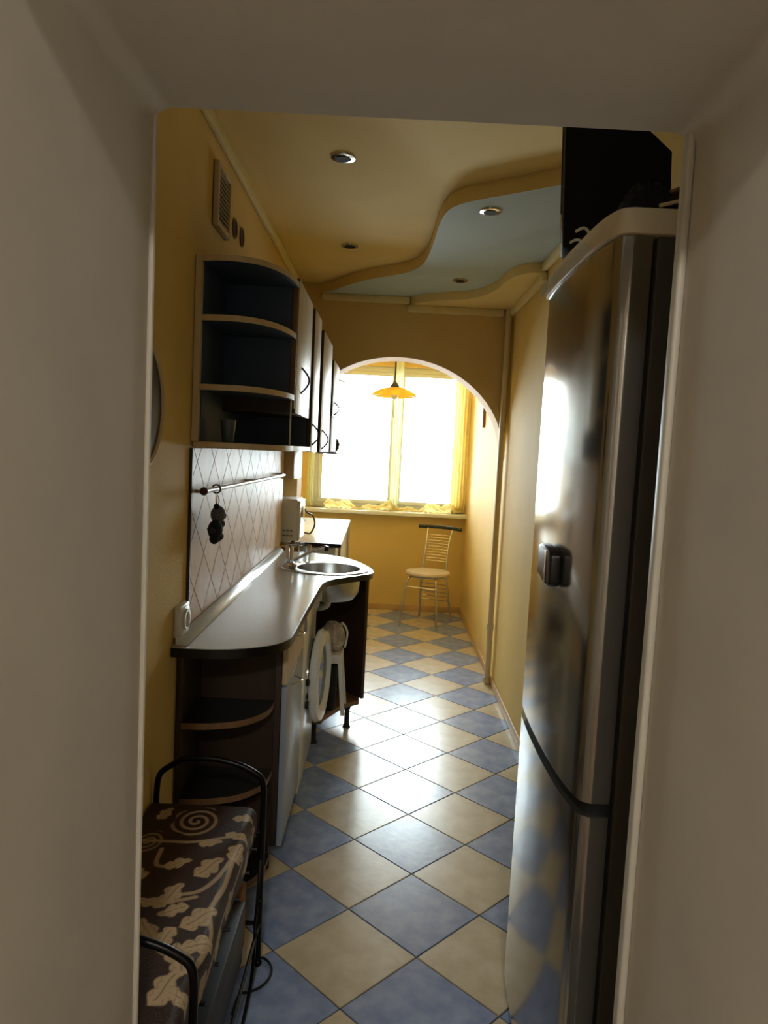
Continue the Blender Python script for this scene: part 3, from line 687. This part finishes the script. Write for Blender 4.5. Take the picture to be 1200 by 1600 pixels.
# ------------------------------------------------------------------ far worktop
fw = thing('far_worktop_cabinet', 'white fronted cabinet with a pale worktop under the window, beyond the sink', 'cabinet', (-.4, 5.3, 0))
plan2 = [(-.55, 4.625), (-.268, 4.625), (-.262, 4.66), (-.285, 6.25), (-.87, 6.25), (-.87, 4.965), (-.55, 4.965)]
MB().prism(plan2, .852, .876).build('top', M['worktop2'], fw, bevel=.003)
MB().prism([(-.54, 4.64), (-.30, 4.64), (-.31, 6.20), (-.86, 6.20), (-.86, 4.97), (-.54, 4.97)], .09, .8515).build('body', M['white_gloss'], fw)
MB().box(-.55, -.262, 4.610, 4.624, .852, .8765).build('edge_strip', M['edge_black'], fw, label='dark front edge')
dr = MB().box(-.535, -.305, 4.622, 4.639, .60, .845).build('door', M['white_gloss'], fw, bevel=.003)
MB().tube([(-.50, 4.605, .775), (-.34, 4.605, .772)], .005, 8).tube([(-.50, 4.605, .775), (-.50, 4.624, .775)], .004, 6).tube([(-.34, 4.605, .772), (-.34, 4.624, .772)], .004, 6).build('handle', M['chrome'], dr, smooth=True)
MB().tube([(-.275, 4.66, 0), (-.275, 4.66, .852)], .012, 10).build('leg', M['chrome'], fw, smooth=True)
MB().tube([(-.295, 6.2, 0), (-.295, 6.2, .852)], .012, 10).build('leg', M['chrome'], fw, smooth=True)
cb = thing('cable', 'black cable looping down from the plug by the window', 'cable', (-.56, 5.2, .88))
MB().tube(smooth_path([(-.545, 4.962, 1.06), (-.52, 4.99, 1.03), (-.49, 5.02, 1.01), (-.475, 5.03, .95), (-.50, 5.03, .89), (-.53, 5.04, .885), (-.56, 5.05, .90), (-.545, 5.0, .98)], 6), .006, 8).build('cord', M['black'], cb, smooth=True)
MB().lathe([(.018, 0), (.02, .02), (.008, .04)], (-.56, 4.975, 1.085), 'y', 14).build('plug', M['black'], cb, smooth=True)

# ------------------------------------------------------------------ chair
ch = thing('chair', 'metal chair with a round beige seat and dark top rail below the window', 'chair', (.45, 6.3, 0))
def CP(u, v, z):   # local frame: u to the chair's right, v towards its back
    a = math.radians(-24); cx, cy = .405, 6.24
    return (cx+u*math.cos(a)+v*-math.sin(a), cy+u*math.sin(a)+v*math.cos(a), z)
prof = [(.17, 0), (.188, .006), (.193, .018), (.185, .032), (.14, .040), (.01, .043)]
mb = MB().lathe(prof, (0, 0, 0), seg=36); mb.v = [CP(v[0], v[1]*.98, .432+v[2]) for v in mb.v]
mb.build('seat', M['seatpad'], ch, smooth=True)
MB().tube([CP(.155*math.cos(t*math.pi/12), .155*math.sin(t*math.pi/12), .426) for t in range(24)], .008, 8, closed=True).build('seat_frame', M['chrome'], ch, smooth=True)
leg_r = .0095
for s in (-1, 1):
    MB().tube(smooth_path([CP(s*.10, -.10, .428), CP(s*.135, -.15, .36), CP(s*.165, -.185, 0)], 5), leg_r, 10).build('leg', M['chrome'], ch, smooth=True)
for s in (-1, 1):
    MB().tube(smooth_path([CP(s*.15, .235, 0), CP(s*.125, .17, .30), CP(s*.112, .155, .45), CP(s*.105, .20, .66), CP(s*.115, .255, .81)], 6), leg_r, 10).build('leg', M['chrome'], ch, smooth=True)
MB().tube(smooth_path([CP(-.20, .245, .82), CP(0, .275, .825), CP(.20, .245, .82)], 8), .016, 10).build('top_rail', M['green_black'], ch, smooth=True, label='dark glossy top rail')
for i in range(10):
    z = .53+i*.025; v = .165+(z-.45)*.26
    MB().tube(smooth_path([CP(-.108, v, z), CP(0, v+.018, z), CP(.108, v, z)], 4), .0045, 6).build('back_bar', M['chrome'], ch, smooth=True)
for i in range(5):
    z = .18+i*.036; v = .165+(.45-z)*.13; hw = .118+(.45-z)*.06
    MB().tube([CP(-hw, v, z), CP(hw, v, z)], .004, 6).build('stretcher', M['chrome'], ch, smooth=True)
MB().tube([CP(-.14, -.155, .34), CP(.14, -.155, .34)], .005, 6).build('stretcher', M['chrome'], ch, smooth=True)

# ------------------------------------------------------------------ pendant lamp
pl = thing('pendant_lamp', 'pendant lamp with a shallow amber glass shade hanging before the window', 'lamp', (.035, 5.6, 1.9))
prof = [(.166, 0), (.150, .022), (.11, .048), (.06, .066), (.03, .072), (.03, .068), (.058, .062), (.108, .043), (.146, .018), (.163, -.001)]
MB().lathe([(r*1.08, h) for r, h in prof], (.035, 5.6, 1.893), seg=48, closed_prof=True).build('shade', M['lampshade'], pl, smooth=True)
MB().lathe([(.033, .062), (.036, .078), (.024, .096), (.010, .112), (.005, .12)], (.035, 5.6, 1.893), seg=24).build('cap', M['green_black'], pl, smooth=True)
MB().tube([(.035, 5.6, 2.0), (.035, 5.6, 2.50)], .006, 8).build('cord', M['green_black'], pl, smooth=True)
MB().lathe([(.045, 0), (.04, -.02), (.01, -.03)], (.035, 5.6, 2.50), seg=20).build('ceiling_rose', M['white'], pl, smooth=True)
MB().sphere((.035, 5.6, 1.905), .03, (1, 1, 1.2)).build('bulb', M['white'], pl, smooth=True)
MB().tube([(.035, 5.6, 1.87), (.03, 5.6, 1.76), (.035, 5.6, 1.735), (.04, 5.6, 1.78)], .0015, 5).build('pull_cord', M['wire'], pl)

# ------------------------------------------------------------------ fridge
fg = thing('fridge', 'tall silver fridge freezer with bowed doors on the right', 'fridge', (.7, 1.66, 0))
front = sp2([(.464, 1.364), (.432, 1.363), (.420, 1.367), (.408, 1.378), (.400, 1.41), (.392, 1.48), (.388, 1.58), (.3875, 1.68), (.389, 1.78), (.394, 1.88), (.402, 1.935), (.425, 1.955), (.464, 1.957)], 5)
MB().box(.472, 1.02, 1.363, 1.957, .03, 1.895).build('body', M['fridge_side'], fg, bevel=.006)
MB().box(.462, .473, 1.375, 1.945, .06, 1.885).build('gasket', M['rubber'], fg)
MB().prism(front, .823, 1.895).build('door', M['fridge'], fg, smooth=True, label='bowed upper fridge door')
MB().prism(front, .055, .795).build('door', M['fridge'], fg, smooth=True, label='bowed lower freezer door')
fr2 = [(x+.012, 1.66+(y-1.66)*.97) for x, y in front]
MB().prism(fr2, .795, .823).build('door_gap_trim', M['matblack'], fg, smooth=True)
cap = [(1.02, 1.355), (.425, 1.355), (.400, 1.372), (.386, 1.45), (.3825, 1.58), (.382, 1.70), (.386, 1.85), (.395, 1.945), (.42, 1.963), (1.02, 1.963)]
MB().prism(cap[:1]+sp2(cap[1:-1], 4)+cap[-1:], 1.897, 1.943).build('top_panel', M['film'], fg, bevel=.003, label='cream top panel under wrinkled film')
for (x, y) in ((.5, 1.4), (.5, 1.92), (.98, 1.4), (.98, 1.92)): MB().tube([(x, y, 0), (x, y, .03)], .022, 10).build('foot', M['rubber'], fg)
MB().box(.43, .473, 1.39, 1.93, .012, .052).build('plinth', M['matblack'], fg, bevel=.002)
# wrinkled film scraps at the door top
for i in range(9):
    y = 1.50+i*.048+rnd.random()*.02; x = .3805
    fo = MB().add([(x, y, 1.900), (x-.004, y+.035, 1.896), (x-.005, y+.024, 1.930-rnd.random()*.012), (x, y+.004, 1.925)], [(0, 1, 2, 3)]).build('peeling_film', M['white_gloss'], fg, label='wrinkled clear film scrap')
    fo.modifiers.new('thickness', 'SOLIDIFY').thickness = .0006
mg = thing('fridge_magnet', 'glossy black magnet with a chrome stripe on the upper fridge door', 'magnet', (.38, 1.66, 1.24))
MB().prism([(1.555, 1.215), (1.57, 1.207), (1.62, 1.207), (1.655, 1.217), (1.685, 1.220), (1.69, 1.237), (1.678, 1.247), (1.692, 1.264), (1.685, 1.285), (1.655, 1.292), (1.575, 1.288), (1.557, 1.278)], .362, .3872, 'x').build('body', M['black'], mg, bevel=.005, seg=3)
MB().box(.357, .3625, 1.590, 1.596, 1.212, 1.284).build('stripe', M['chrome'], mg, bevel=.001)

# ------------------------------------------------------------------ television above the fridge
tv = thing('television', 'old black box television tilted on a bracket above the fridge', 'television', (.5, 1.9, 1.98))
TY0, TY1 = 1.75, 2.05
def tvr(mb):
    a = math.radians(13); c, s_ = math.cos(a), math.sin(a)
    mb.v = [(.378+(v[0]-.378)*c+(v[1]-TY0)*s_, TY0-(v[0]-.378)*s_*.35+(v[1]-TY0)*c, v[2]) for v in mb.v]; return mb
side = [(.385, 1.978), (.413, 1.970), (.632, 2.000), (.622, 2.196), (.445, 2.345), (.372, 2.348)]
tvr(MB().prism(side, TY0, TY1, 'y')).build('shell', M['tv'], tv, bevel=.003)
tvr(MB().prism([(.3845, 2.032), (.3715, 2.345), (.365, 2.345), (.379, 2.032)], TY0-.003, TY1+.003, 'y')).build('bezel', M['bezel'], tv, bevel=.001)
tvr(MB().prism([(.378, 2.06), (.3665, 2.32), (.3635, 2.32), (.3745, 2.06)], TY0+.03, TY1-.03, 'y')).build('screen', M['glassdark'], tv)
br = thing('television_bracket', 'black wall bracket holding the television', 'bracket', (.69, 2.1, 2.1))
MB().tube([(.705, 1.99, 2.10), (.72, 2.05, 2.10), (XR-.005, 2.10, 2.10)], .014, 8).build('arm', M['iron'], br)
MB().box(XR-.008, XR, 2.07, 2.13, 2.03, 2.17).build('wall_mount', M['iron'], br, bevel=.002)

# things on the fridge
pb = thing('dark_cloth_bundle', 'dark crumpled bundle lying on the fridge top, next to the television', 'cloth', (.5, 1.5, 1.943))
mb = MB(); vs = []; nx, ny = 16, 10; rnd = random.Random(5)
for j in range(ny+1):
    for i in range(nx+1):
        u, v = i/nx, j/ny
        h = .060*math.sin(math.pi*u)**.6*math.sin(math.pi*v)**.6*(0.7+.6*rnd.random())
        vs.append((.41+.12*u, 1.375+.11*v, 1.9445+h))
fs = [(j*(nx+1)+i, j*(nx+1)+i+1, (j+1)*(nx+1)+i+1, (j+1)*(nx+1)+i) for j in range(ny) for i in range(nx)]
o = mb.add(vs, fs).build('fabric', M['toy'], pb, smooth=True)
fp = thing('folded_paper', 'brown folded paper on the fridge top near the doorway edge', 'paper', (.54, 1.55, 1.943))
MB().box(.50, .62, 1.42, 1.54, 1.990, 1.997, rot=Matrix.Rotation(math.radians(9), 3, 'Y')@Matrix.Rotation(math.radians(20), 3, 'Z')).build('sheet', M['paper'], fp, bevel=.001)
MB().box(.54, .62, 1.43, 1.54, 1.9435, 1.976).build('stack', M['brown_dark'], fp, bevel=.003)
rd = thing('thin_rod', 'thin pale rod lying across the fridge top', 'rod', (.52, 1.45, 1.943))
MB().tube([(.47, 1.362, 1.949), (.62, 1.368, 1.990)], .0035, 8).build('rod', M['pipe'], rd, smooth=True)
wr = thing('white_cord', 'short white cord ends sticking out over the fridge front edge', 'cord', (.42, 1.6, 1.943))
MB().tube(smooth_path([(.378, 1.60, 1.968), (.392, 1.585, 1.972), (.402, 1.57, 1.955), (.42, 1.58, 1.9455)], 4), .0032, 6).tube(smooth_path([(.382, 1.66, 1.962), (.395, 1.64, 1.963), (.42, 1.63, 1.9455)], 4), .003, 6).build('cord', M['white'], wr, smooth=True)

# ------------------------------------------------------------------ bench with floral cushion
bc = thing('bench', 'black wrought iron bench with curved armrests at the lower left', 'bench', (-.45, 1.58, 0))
BX0, BX1, BY0, BY1 = -.597, -.297, 1.225, 1.967
def endframe(y):
    pts = smooth_path([(BX0, y, .495), (BX0+.008, y, .553), (BX0+.045, y, .585), (-.52, y, .602), (-.44, y, .606), (-.37, y, .592), (-.325, y, .572), (BX1-.006, y, .552), (BX1, y, .515)], 6)
    MB().tube([(BX0, y, .013)]+pts+[(BX1, y, .013)], .0085, 10).build('armrest', M['iron'], bc, smooth=True)
    for x in (BX0, BX1): MB().sphere((x, y, .012), .012).build('foot', M['iron'], bc, smooth=True)
    MB().tube([(BX0, y, .13), (BX1, y, .13)], .006, 8).build('crossbar', M['iron'], bc, smooth=True)
    MB().tube([(BX0, y, .40), (BX1, y, .40)], .007, 8).build('crossbar', M['iron'], bc, smooth=True)
endframe(BY0); endframe(BY1)
for x in (BX0, BX1):
    xr_ = x-.022 if x == BX1 else x
    MB().tube([(xr_, BY0, .392), (xr_, BY1, .392)], .006, 8).build('seat_rail', M['iron'], bc, smooth=True)
    MB().tube([(x, BY0, .13), (x, BY1, .13)], .005, 8).build('shelf_rail', M['iron'], bc, smooth=True)
for i in range(8):
    x = BX0+.04+i*.0315
    MB().tube([(x, BY0, .132), (x, BY1, .132)], .003, 6).build('shelf_wire', M['iron'], bc)
for i in range(6):
    y = BY0+.1+i*.11
    MB().tube([(BX0, y, .402), (BX1, y, .402)], .004, 6).build('seat_bar', M['iron'], bc)
# scrolls on the open side
def circ(cy, cz, r, a0=0, a1=360, n=24, x=BX1): return [(x, cy+r*math.cos(math.radians(a0+(a1-a0)*i/n)), cz+r*math.sin(math.radians(a0+(a1-a0)*i/n))) for i in range(n+1)]
MB().tube(circ(1.93, .175, .040), .0035, 6).build('scroll', M['iron'], bc, smooth=True)
MB().tube(smooth_path([(BX1, 1.967, .33), (BX1, 1.93, .25), (BX1, 1.90, .13)], 6), .005, 6).build('brace', M['iron'], bc, smooth=True)
MB().tube(smooth_path([(BX1, 1.90, .13), (BX1+.003, 1.85, .05), (BX1+.003, 1.70, .012)], 6), .005, 6).build('brace', M['iron'], bc, smooth=True)
cc = thing('floor_cord', 'black cord making a loop on the floor by the bench foot', 'cable', (-.28, 1.9, 0))
MB().tube(smooth_path([(-.318, 1.99, .005), (-.285, 1.995, .005), (-.258, 1.965, .005), (-.255, 1.92, .005), (-.275, 1.88, .005), (-.305, 1.86, .005), (-.325, 1.84, .012), (-.33, 1.78, .005)], 6), .0038, 6).build('cord', M['black'], cc, smooth=True)

# cushion: grid with printed scroll pattern painted per vertex
cu = thing('bench_cushion', 'brown floral bench cushion with beige leaf scrolls', 'cushion', (-.45, 1.58, .41))
leaves = [(-.423, 1.526, .036, 60), (-.405, 1.469, .030, 200), (-.345, 1.455, .042, 40), (-.444, 1.641, .030, 20), (-.369, 1.637, .042, 50), (-.330, 1.881, .030, 10), (-.321, 1.715, .035, 70), (-.457, 1.491, .03, 150), (-.44, 1.403, .036, 110), (-.396, 1.384, .03, 240), (-.324, 1.379, .036, 20), (-.353, 1.33, .040, 100), (-.358, 1.256, .040, 60), (-.319, 1.238, .032, 330), (-.534, 1.60, .035, 130), (-.54, 1.45, .036, 30), (-.52, 1.33, .03, 300), (-.33, 1.785, .03, 340), (-.545, 1.88, .03, 60), (-.262, 1.60, .036, 90), (-.258, 1.47, .036, 80), (-.262, 1.33, .034, 100), (-.258, 1.78, .034, 85), (-.26, 1.9, .03, 95), (-.39, 1.74, .026, 10)]
stems = [[(-.56, 1.74), (-.45, 1.735), (-.38, 1.76), (-.32, 1.80)], [(-.50, 1.70), (-.49, 1.63), (-.44, 1.63)], [(-.42, 1.52), (-.37, 1.54), (-.34, 1.60), (-.325, 1.68)], [(-.46, 1.49), (-.41, 1.50), (-.37, 1.52)], [(-.325, 1.69), (-.315, 1.58), (-.33, 1.48), (-.31, 1.40), (-.32, 1.30)], [(-.44, 1.40), (-.40, 1.35), (-.36, 1.33)], [(-.30, 1.72), (-.27, 1.6), (-.275, 1.45), (-.255, 1.35)], [(-.29, 1.9), (-.27, 1.8), (-.26, 1.72)], [(-.55, 1.6), (-.50, 1.52), (-.54, 1.44), (-.52, 1.34)]]
roses = [(-.452, 1.842, .062), (-.545, 1.735, .04), (-.50, 1.28, .05)]
def pattern(X, Y):
    rngs = np.random.RandomState(2)
    val = np.zeros(X.shape)
    for (cx, cy, L, a) in leaves:
        a = math.radians(a); dx, dy = X-cx, Y-cy; L = L*1.18
        u = (dx*math.cos(a)+dy*math.sin(a))/L; v = (-dx*math.sin(a)+dy*math.cos(a))/L
        v = v-.18*np.sin(2.2*u)
        uc = np.clip(u, -1, 1)
        lim = .62*np.clip(1-uc**2, 0, 1)**.75*(1-.25*uc)*(.62+.38*np.abs(np.sin(4.2*u+.6+1.2*np.abs(v))))
        inside = np.clip((lim-np.abs(v))/.07, 0, 1)
        vein = np.clip(1-np.abs(v)/.05, 0, 1)*(u > -.7)
        inner = np.clip(1-np.abs(np.abs(v)-.25-.3*np.abs((u*3) % 1-.5))/.05, 0, 1)*.45
        val = np.maximum(val, inside*(1-.75*vein)*(1-inner))
    for s_ in stems:
        ps = [np.array(p[:2]) for p in smooth_path([(a, b, 0) for a, b in s_], 10)]
        for a, b in zip(ps[:-1], ps[1:]):
            d = b-a; l2 = d@d
            t = np.clip(((X-a[0])*d[0]+(Y-a[1])*d[1])/l2, 0, 1)
            dist = np.hypot(X-a[0]-t*d[0], Y-a[1]-t*d[1])
            val = np.maximum(val, np.clip((.0065-dist)/.002, 0, 1)*.75)
    for (cx, cy, L) in roses:
        r = np.hypot((X-cx), (Y-cy)*.8); th = np.arctan2(Y-cy, X-cx)
        sp = np.sin(2*math.pi*(r/(L*.36))+th)
        val = np.maximum(val, np.clip(sp*1.6, 0, 1)*(r < L*(1+.08*np.cos(5*th)))*.55)
    return val
nu, nv = 190, 300
TOPZ, BOTZ = .482, .405
ux = []   # profile across: from wall side round over the top and down the open side
CX0, CX1, CY0, CY1 = -.602, -.309, 1.165, 1.955
wtop = CX1-CX0
us_ = np.linspace(0, wtop+.075, nu); vs_ = np.linspace(0, CY1-CY0+.06, nv)
rad = .022
def prof_x(s):
    if s <= wtop-rad: return CX0+s, 0.0
    q = s-(wtop-rad)
    if q < rad*math.pi/2:
        a = q/rad; return CX1-rad+rad*math.sin(a), -(rad-rad*math.cos(a))
    return CX1, -(rad+q-rad*math.pi/2)
def prof_y(s):
    W = CY1-CY0; q = s-(W-.02)
    if q <= 0: return CY0+s, 0.0
    if q < .02*math.pi/2: a = q/.02; return CY1-.02+.02*math.sin(a), -(.02-.02*math.cos(a))
    return CY1, -(.02+q-.02*math.pi/2)
PX = [prof_x(s) for s in us_]; PY = [prof_y(s) for s in vs_]
verts = []; UX = []; VY = []
for j, (y, dy_) in enumerate(PY):
    for i, (x, dx_) in enumerate(PX):
        u = us_[i]/us_[-1]; v = (y-CY0)/(CY1-CY0)
        puff = .012*math.sin(math.pi*min(1, max(0, (x-CX0)/wtop)))**.5*max(0, math.sin(math.pi*min(1, max(0, v*.98+.01))))**.5
        z = max(BOTZ, TOPZ+puff*(1 if dx_ == 0 or True else 0)+dx_+dy_)
        xb = x+(.004*math.sin(y*19) if dx_ < 0 else 0)
        verts.append((xb, y, z)); UX.append(CX0+us_[i]); VY.append(CY0+vs_[j])
cols = pattern(np.array(UX), np.array(VY))
mb = MB(); mb.add(verts, [(j*nu+i, j*nu+i+1, (j+1)*nu+i+1, (j+1)*nu+i) for j in range(nv-1) for i in range(nu-1)])
# underside
me = bpy.data.meshes.new('cover'); base = wbase(cu)
me.from_pydata([tuple(Vector(v)-base) for v in mb.v], [], mb.f)
at_ = me.attributes.new('print', 'FLOAT', 'POINT'); at_.data.foreach_set('value', cols.astype(np.float32))
me.polygons.foreach_set('use_smooth', [True]*len(me.polygons))
cm = mat('brown woven floral fabric', (52, 30, 20), .55, var=.15, scale=20, bump=.3, bscale=300)
nt = cm.node_tree; an = nt.nodes.new('ShaderNodeAttribute'); an.attribute_name = 'print'
mxn = nt.nodes.new('ShaderNodeMix'); mxn.data_type = 'RGBA'; b_ = nt.nodes['Principled BSDF']
src = b_.inputs['Base Color'].links[0].from_socket
nt.links.new(an.outputs['Fac'], mxn.inputs[0]); nt.links.new(src, mxn.inputs[6]); mxn.inputs[7].default_value = (*lin((198, 172, 136)), 1)
nt.links.new(mxn.outputs[2], b_.inputs['Base Color'])
me.materials.append(cm)
co = bpy.data.objects.new('cover', me); COL.objects.link(co); co.parent = cu
MB().box(CX0+.002, CX1-.004, CY0, CY1-.004, BOTZ+.003, TOPZ-.022).build('padding', M['brown_dark'], cu, bevel=.01)

# things under the bench
bx = thing('shoe_box', 'long blue black box on the bench lower shelf', 'box', (-.42, 1.55, .14))
MB().box(-.56, -.312, 1.26, 1.80, .137, .285).build('body', M['box_blue'], bx, bevel=.006)
MB().box(-.563, -.309, 1.255, 1.803, .285, .302).build('lid', M['box_blue'], bx, bevel=.004)
br2 = thing('brown_package', 'brown cardboard package behind the dark box under the bench', 'box', (-.4, 1.84, .14))
MB().box(-.50, -.318, 1.808, 1.87, .137, .32).build('body', M['cardboard'], br2, bevel=.012, seg=3)
